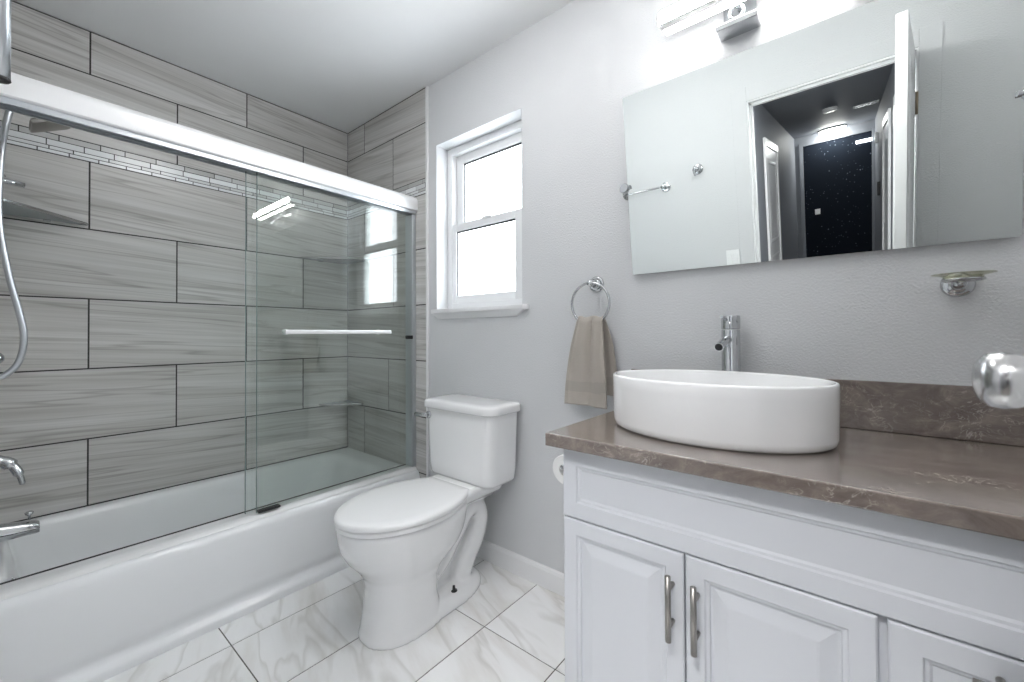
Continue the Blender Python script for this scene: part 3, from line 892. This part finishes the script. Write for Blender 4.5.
# faucet
FX, FY = 2.293, -.0525
fa = empty('faucet', (FX, FY, CTZ), 'tall chrome single-lever faucet behind the white oval sink', 'faucet')
b = MB(); b.lathe([(.0001, .0005), (.0285, .0005), (.0285, .006), (.0265, .008), (.0255, .012), (.0255, .262), (.0245, .264), (.0001, .264)], (FX, FY, CTZ), (0, 0, 1), 32)
o1 = b.build('faucet_body', M['chrome'], auto=40)
b = MB(); b.lathe([(.0245, .2655), (.0260, .2665), (.0260, .302), (.0245, .306), (.0001, .306)], (FX, FY, CTZ), (0, 0, 1), 32)
b.tube([(FX - .004, FY - .008, CTZ + .292), (FX - .010, FY - .030, CTZ + .296), (FX - .014, FY - .05, CTZ + .302)], [.006, .005, .0045], 12)
o2 = b.build('faucet_lever', M['chrome'], auto=40)
b = MB()
sp = [Vector((FX - .002, FY - .010, CTZ + .236)), Vector((FX - .006, FY - .05, CTZ + .230)), Vector((FX - .008, FY - .112, CTZ + .214))]
b.tube(sp, [.0125, .0125, .0122], 24, cap=False)
dn = (sp[2] - sp[1]).normalized()
b.lathe([(.0122, 0), (.0108, .001), (.0098, -.001), (.0098, -.012), (.0001, -.012)], sp[2], dn, 24, 0, False, True)
o3 = b.build('spout', M['chrome'])
b = MB(); b.lathe([(.0001, -.004), (.0096, -.004), (.0096, -.0085), (.0001, -.0085)], sp[2], dn, 20)
o4 = b.build('aerator', M['dark'])
adopt(fa, o1, o2, o3, o4)

# toilet paper on the vanity's side
e = empty('toilet_paper_holder', (1.99, -.32, .66), 'chrome roll holder on the left side of the white vanity', 'toilet roll holder')
b = MB(); b.lathe([(.0001, 0), (.02, 0), (.02, .006), (.0065, .009), (.006, .10), (.0001, .1)], (1.9895, -.23, .655), (-1, 0, 0), 18)
b.tube([(1.892, -.23, .655), (1.892, -.37, .655)], .006, 12)
o1 = b.build('arm', M['chrome']); adopt(e, o1)
b = MB(); K = 36; rings = []
for r, y in ((.019, -.255), (.043, -.255), (.045, -.257), (.045, -.353), (.043, -.355), (.019, -.355), (.019, -.255)):
    rings.append([(1.892 + r * math.cos(2 * math.pi * j / K), y, .6419 + r * math.sin(2 * math.pi * j / K)) for j in range(K)])
b.loft(rings, cap0=False, cap1=False)
tag(b.build('toilet_roll', M['paper'], auto=40), 'white toilet paper roll peeking out behind the left edge of the vanity', 'toilet roll')

# ------------------------------------------------------------------ tilting mirror
MX0, MX1 = 1.972, 2.868
tilt = math.radians(7.13)
mz = .3035
mir = empty('tilting_mirror', (0, -.0575, 1.571), 'large frameless rectangular mirror tilted forward on chrome pivots above the sink', 'mirror', rot=(tilt, 0, 0))
bpy.context.view_layer.update()
b = MB(); b.box(MX0, MX1, 0, .0045, -mz, mz)
o1 = b.build('mirror_glass', M['mirror'], mir)
b = MB(); b.box(MX0 + .0005, MX1 - .0005, .0047, .0065, -mz + .0005, mz - .0005)
o2 = b.build('backing', M['alud'], mir)
for x, s_ in ((MX0, -1), (MX1, 1)):
    b = MB()
    xx = x + s_ * .016
    b.lathe([(.0001, 0), (.026, 0), (.027, .004), (.020, .008), (.011, .012), (.010, .045), (.0001, .046)], (xx, -.0005, 1.571), (0, -1, 0), 24)
    b.lathe([(.0001, 0), (.016, 0), (.017, .003), (.017, .016), (.015, .019), (.0001, .020)], (xx - s_ * .004, -.048, 1.571), (0, -1, 0), 24)
    b.tube([(xx, -.055, 1.571), (x - s_ * .012, -.0635, 1.571)], .006, 12)
    o = b.build('pivot_bracket', M['chrome'], auto=45); o['label'] = 'chrome pivot clamp'
    adopt(mir, o)

# fill light added under the ceiling to brighten the bathroom, above the frame
e = empty('bathroom_fill_light', (1.60, -.78, H), 'added white bowl fill light on a short stem, unseen under the middle of the bathroom ceiling', 'ceiling light')
b = MB(); b.lathe([(.0001, 0), (.07, 0), (.07, -.012), (.012, -.02), (.011, -.10), (.0001, -.10)], (1.60, -.78, H - .0005), (0, 0, 1), 28)
o1 = b.build('stem', M['satin'])
b = MB(); b.lathe([(.0001, -.098), (.17, -.098), (.178, -.105), (.17, -.135), (.145, -.165), (.10, -.188), (.05, -.198), (.0001, -.20)], (1.60, -.78, H), (0, 0, 1), 36)
o2 = b.build('shade', M['ceil_fill']); adopt(e, o1, o2)

# vanity light bar
LX, LY, LZ = 2.42, -.078, 2.058
vl = empty('vanity_light', (LX, 0, LZ), 'lit clear bar wall light with a chrome bracket above the mirror', 'wall light')
b = MB()
sec = [(-.113, .006), (-.104, .042), (-.099, .044), (-.099, -.004), (-.105, -.004)]
mid = (-.09, .02)
def bar_loft(b, sec):
    b.loft([[(x, mid[0] + (y - mid[0]) * k, LZ + mid[1] + (z - mid[1]) * k) for y, z in sec] for x, k in ((LX - .320, .8), (LX - .312, 1), (LX + .312, 1), (LX + .320, .8))], smooth=False)
bar_loft(b, sec)
o1 = b.build('light_lens', M['bar_body']); o1['label'] = 'glowing white lens'
b = MB(); bar_loft(b, [(-.0985, -.004), (-.0985, .0445), (-.066, .050), (-.044, .040), (-.044, -.004)])
o1d = b.build('housing', M['plastic'])
b = MB(); b.box(LX - .311, LX + .311, -.086, -.050, LZ - .0075, LZ - .0045)
o1b = b.build('led_strip', M['bar_lamp'])
b = MB(); b.box(LX - .312, LX + .312, -.111, -.088, LZ - .011, LZ - .0045)
o1c = b.build('under_tray', M['satin'])
for PX in (2.318, 2.64):
    b = MB(); b.box(PX - .056, PX + .056, -.062, -.0005, LZ - .074, LZ - .056)
    b.box(PX - .045, PX + .045, -.012, -.0005, LZ - .056, LZ + .05)
    b.box(PX - .008, PX + .008, -.046, -.012, LZ + .012, LZ + .028)
    o2 = b.build('back_plate', M['chrome'], bevel=.002)
    b = MB(); K = 24
    b.tube([(PX + .019 * math.cos(2 * math.pi * j / K), -.055, LZ - .035 + .019 * math.sin(2 * math.pi * j / K)) for j in range(K)], .0045, 10, closed=True)
    adopt(vl, o2, b.build('ring_clamp', M['chrome']))
adopt(vl, o1, o1b, o1c, o1d)

# ------------------------------------------------------------------ towel ring and towel
RX, RZc, RY, RR = 1.82, 1.172, -.056, .078
e = empty('towel_ring', (1.82, 0, 1.25), 'round chrome towel ring on the wall beside the mirror', 'towel ring')
b = MB(); b.lathe([(.0001, 0), (.030, 0), (.031, .003), (.029, .007), (.022, .009), (.020, .006), (.012, .008), (.010, .03), (.013, .04), (.014, .05), (.011, .062), (.0001, .064)], (RX, -.0005, 1.249), (0, -1, 0), 32)
o1 = b.build('rosette', M['chrome'])
b = MB(); K = 56
b.tube([(RX + RR * math.sin(2 * math.pi * j / K), RY, RZc + RR * math.cos(2 * math.pi * j / K)) for j in range(K)], .0048, 12, closed=True)
o2 = b.build('ring', M['chrome'])
adopt(e, o1, o2)

NU, NV = 44, 60
def cloth(name, side, x_top, x_bot, zb, y_top, y_bot, ph, amp, band):
    vs = []; fs = []; ms = []
    for j in range(NV + 1):
        v = j / NV
        for i in range(NU + 1):
            u = i / NU
            vv = v ** .9
            xt = x_top[0] + (x_top[1] - x_top[0]) * u; xb = x_bot[0] + (x_bot[1] - x_bot[0]) * u
            e_ = 1 - (1 - min(1, v * 1.0)) ** 1.7
            x = xt + (xb - xt) * e_
            zt = max(RZc - math.sqrt(max(0, RR * RR - (xt - RX) ** 2)) + .0085, 1.1215 + .003 * math.sin(u * 11 + 1))
            z = zt + (zb - zt) * v + .004 * math.sin(u * 3.1 + ph) * v
            fold = amp * (math.sin(u * 13 + ph) + .5 * math.sin(u * 22 + 2.1 * ph)) * (1 - .55 * v) * (.35 + .65 * min(1, v * 6))
            y = y_top + (y_bot - y_top) * min(1, v * 3) + fold
            if v < .04: y = RY + (y - RY) * (v / .04)
            vs.append((x, y, z))
    for j in range(NV):
        for i in range(NU):
            a = j * (NU + 1) + i
            fs.append((a, a + 1, a + NU + 2, a + NU + 1))
            z = vs[a][2]; ms.append(1 if band[0] < z < band[1] else 0)
    return vs, fs, ms
b = MB()
for args in (('front', -1, (1.772, 1.872), (1.717, 1.894), .790, -.067, -.077, .4, .0095, (.845, .885)),
             ('back', 1, (1.772, 1.872), (1.768, 1.914), .835, -.044, -.026, 1.9, .0045, (.872, .90))):
    vs, fs, ms = cloth(*args); k0 = len(b.v)
    b.v += vs
    for f, mi in zip(fs, ms):
        b.f.append([k0 + i for i in f]); b.m.append(mi); b.s.append(True); b.a.append(0)
tw = b.build('hand_towel', [M['towel'], M['band']], fix=False)
md = tw.modifiers.new('thick', 'SOLIDIFY'); md.thickness = .007; md.offset = 0
tag(tw, 'taupe hand towel folded over the chrome ring', 'towel')

# soap dish on the wall
e = empty('soap_dish', (2.772, 0, 1.18), 'small chrome and glass soap dish on the wall below the mirror', 'soap dish')
b = MB(); b.lathe([(.0001, 0), (.029, 0), (.030, .004), (.026, .009), (.020, .010), (.012, .013), (.010, .035), (.0001, .036)], (2.772, -.0005, 1.172), (0, -1, 0), 28)
o1 = b.build('rosette', M['chrome'])
b = MB(); K = 40
b.tube([(2.772, -.03, 1.172), (2.772, -.05, 1.172), (2.772, -.052, 1.176)], .006, 10)
b.tube([(2.772 + .032 * math.cos(2 * math.pi * j / K), -.066 + .026 * math.sin(2 * math.pi * j / K), 1.178) for j in range(K)], .0038, 10, closed=True)
o2 = b.build('holder', M['chrome'])
b = MB(); rings = []
for a_, b_, z in ((.018, .014, 1.1765), (.030, .024, 1.179), (.034, .028, 1.186), (.052, .042, 1.190), (.052, .042, 1.192), (.033, .027, 1.189), (.028, .022, 1.183), (.01, .008, 1.181)):
    rings.append(oval(2.772, -.066, a_, b_, z, 2, 40))
b.loft(rings)
o3 = b.build('glass_dish', M['dish_glass']); o3['label'] = 'clear glass dish'
adopt(e, o1, o2, o3)

# ------------------------------------------------------------------ fittings on the doorway wall (seen in the mirror)
def rosette_prof(): return [(.0001, 0), (.031, 0), (.032, .004), (.028, .009), (.020, .006), (.011, .010), (.010, .045), (.014, .052), (.014, .066), (.011, .07), (.0001, .071)]
e = empty('towel_bar', (1.37, YF, 1.677), 'chrome towel bar on the doorway wall, seen in the mirror', 'towel bar')
for x in (1.63, 1.12):
    b = MB(); b.lathe(rosette_prof(), (x, YF + .0005, 1.677), (0, 1, 0), 24)
    o1 = b.build('post', M['chrome']); adopt(e, o1)
b = MB(); b.tube([(1.12, YF + .058, 1.677), (1.63, YF + .058, 1.677)], .0065, 14)
o2 = b.build('bar', M['chrome']); adopt(e, o2)
e = empty('robe_hook', (1.835, YF, 1.74), 'chrome robe hook on the doorway wall, seen in the mirror', 'hook')
b = MB(); b.lathe(rosette_prof(), (1.835, YF + .0005, 1.74), (0, 1, 0), 24)
o1 = b.build('rosette', M['chrome'])
b = MB(); b.tube(spline([(1.835, YF + .05, 1.74), (1.835, YF + .06, 1.715), (1.835, YF + .075, 1.70), (1.835, YF + .09, 1.71), (1.835, YF + .094, 1.725)], 5), .0055, 12)
o2 = b.build('prong', M['chrome']); adopt(e, o1, o2)
sw = empty('light_switch', (2.015, YF, 1.15), 'white double light switch plate beside the doorway, seen at the mirror bottom', 'light switch')
b = MB(); b.box(1.965, 2.04, YF + .0005, YF + .006, 1.095, 1.212)
o1 = b.build('plate', M['plastic'], bevel=.002)
b = MB(); b.box(1.976, 1.998, YF + .006, YF + .011, 1.12, 1.187)
o2 = b.build('rocker', M['plastic'], bevel=.002)
b = MB(); b.box(2.007, 2.029, YF + .006, YF + .011, 1.12, 1.187)
o3 = b.build('rocker', M['plastic'], bevel=.002)
adopt(sw, o1, o2, o3)

# ------------------------------------------------------------------ hall fittings
e = empty('hall_lamp_and_fill', (2.40, -6.43, H), 'lit white dome ceiling light in the hall, seen in the mirror', 'ceiling light')
b = MB(); b.lathe([(.0001, 0), (.165, 0), (.165, -.02), (.155, -.024)], (2.40, -6.43, H - .0005), (0, 0, 1), 32)
o1 = b.build('base', M['satin'])
b = MB(); b.lathe([(.152, -.0245), (.148, -.045), (.125, -.075), (.085, -.097), (.04, -.107), (.0001, -.11)], (2.40, -6.43, H), (0, 0, 1), 32)
o2 = b.build('shade', M['dome_lamp']); adopt(e, o1, o2)
e = empty('hall_lamp_and_fill', (2.40, -2.0, H), 'added white dome fill light, unseen just outside the bathroom doorway', 'ceiling light')  # added fill, lights the vanity fronts through the doorway
b = MB(); b.lathe([(.0001, 0), (.165, 0), (.165, -.02), (.155, -.024)], (2.40, -2.0, H - .0005), (0, 0, 1), 32)
o1 = b.build('base', M['satin'])
b = MB(); b.lathe([(.152, -.0245), (.148, -.045), (.125, -.075), (.085, -.097), (.04, -.107), (.0001, -.11)], (2.40, -2.0, H), (0, 0, 1), 32)
o2 = b.build('shade', M['near_fill']); adopt(e, o1, o2)
b = MB(); b.lathe([(.0001, 0), (.07, 0), (.07, -.018), (.055, -.034), (.0001, -.036)], (2.42, -4.75, H - .0005), (0, 0, 1), 28)
o = b.build('smoke_detector', M['plastic'], auto=45)
tag(o, 'round white smoke detector on the hall ceiling, seen in the mirror', 'smoke detector')
b = MB()
b.box(2.62, 2.84, -5.2, -5.06, H - .008, H - .0005)
o = b.build('air_vent', M['plastic'], bevel=.002); tag(o, 'small flat vent on the hall ceiling near the right wall, seen in the mirror', 'vent')
q = MB()
for k in range(6): q.box(2.635, 2.825, -5.185 + k * .021, -5.175 + k * .021, H - .011, H - .008)
q.build('slat', M['satin'], o)
e = empty('wall_lamp', (2.73, HY, 2.16), 'short lit white strip light high on the dark hall door, seen in the mirror', 'wall lamp')
b = MB(); b.box(2.655, 2.83, HY + .0305, HY + .06, 2.125, 2.165)
o1 = b.build('diffuser', M['batten'], bevel=.004); adopt(e, o1)
b = MB(); b.box(2.17, 2.235, HY + .0185, HY + .026, 1.24, 1.32)
o = b.build('notice_plate', M['plastic'], bevel=.002); tag(o, 'small white square plate on the dark speckled hall door', 'plate')
b = MB(); b.box(HX1 - .03, HX1 - .0005, -5.9, -5.78, 2.02, 2.14)
o = b.build('door_chime', M['plastic'], bevel=.004); tag(o, 'white box high on the right hall wall beside the dark door', 'chime box')
b = MB(); b.box(HX1 - .025, HX1 - .0005, -5.45, -5.36, 1.38, 1.54)
o = b.build('wall_keypad', M['dark'], bevel=.004); tag(o, 'black keypad on the right hall wall, seen in the mirror', 'keypad')

bpy.context.view_layer.update()
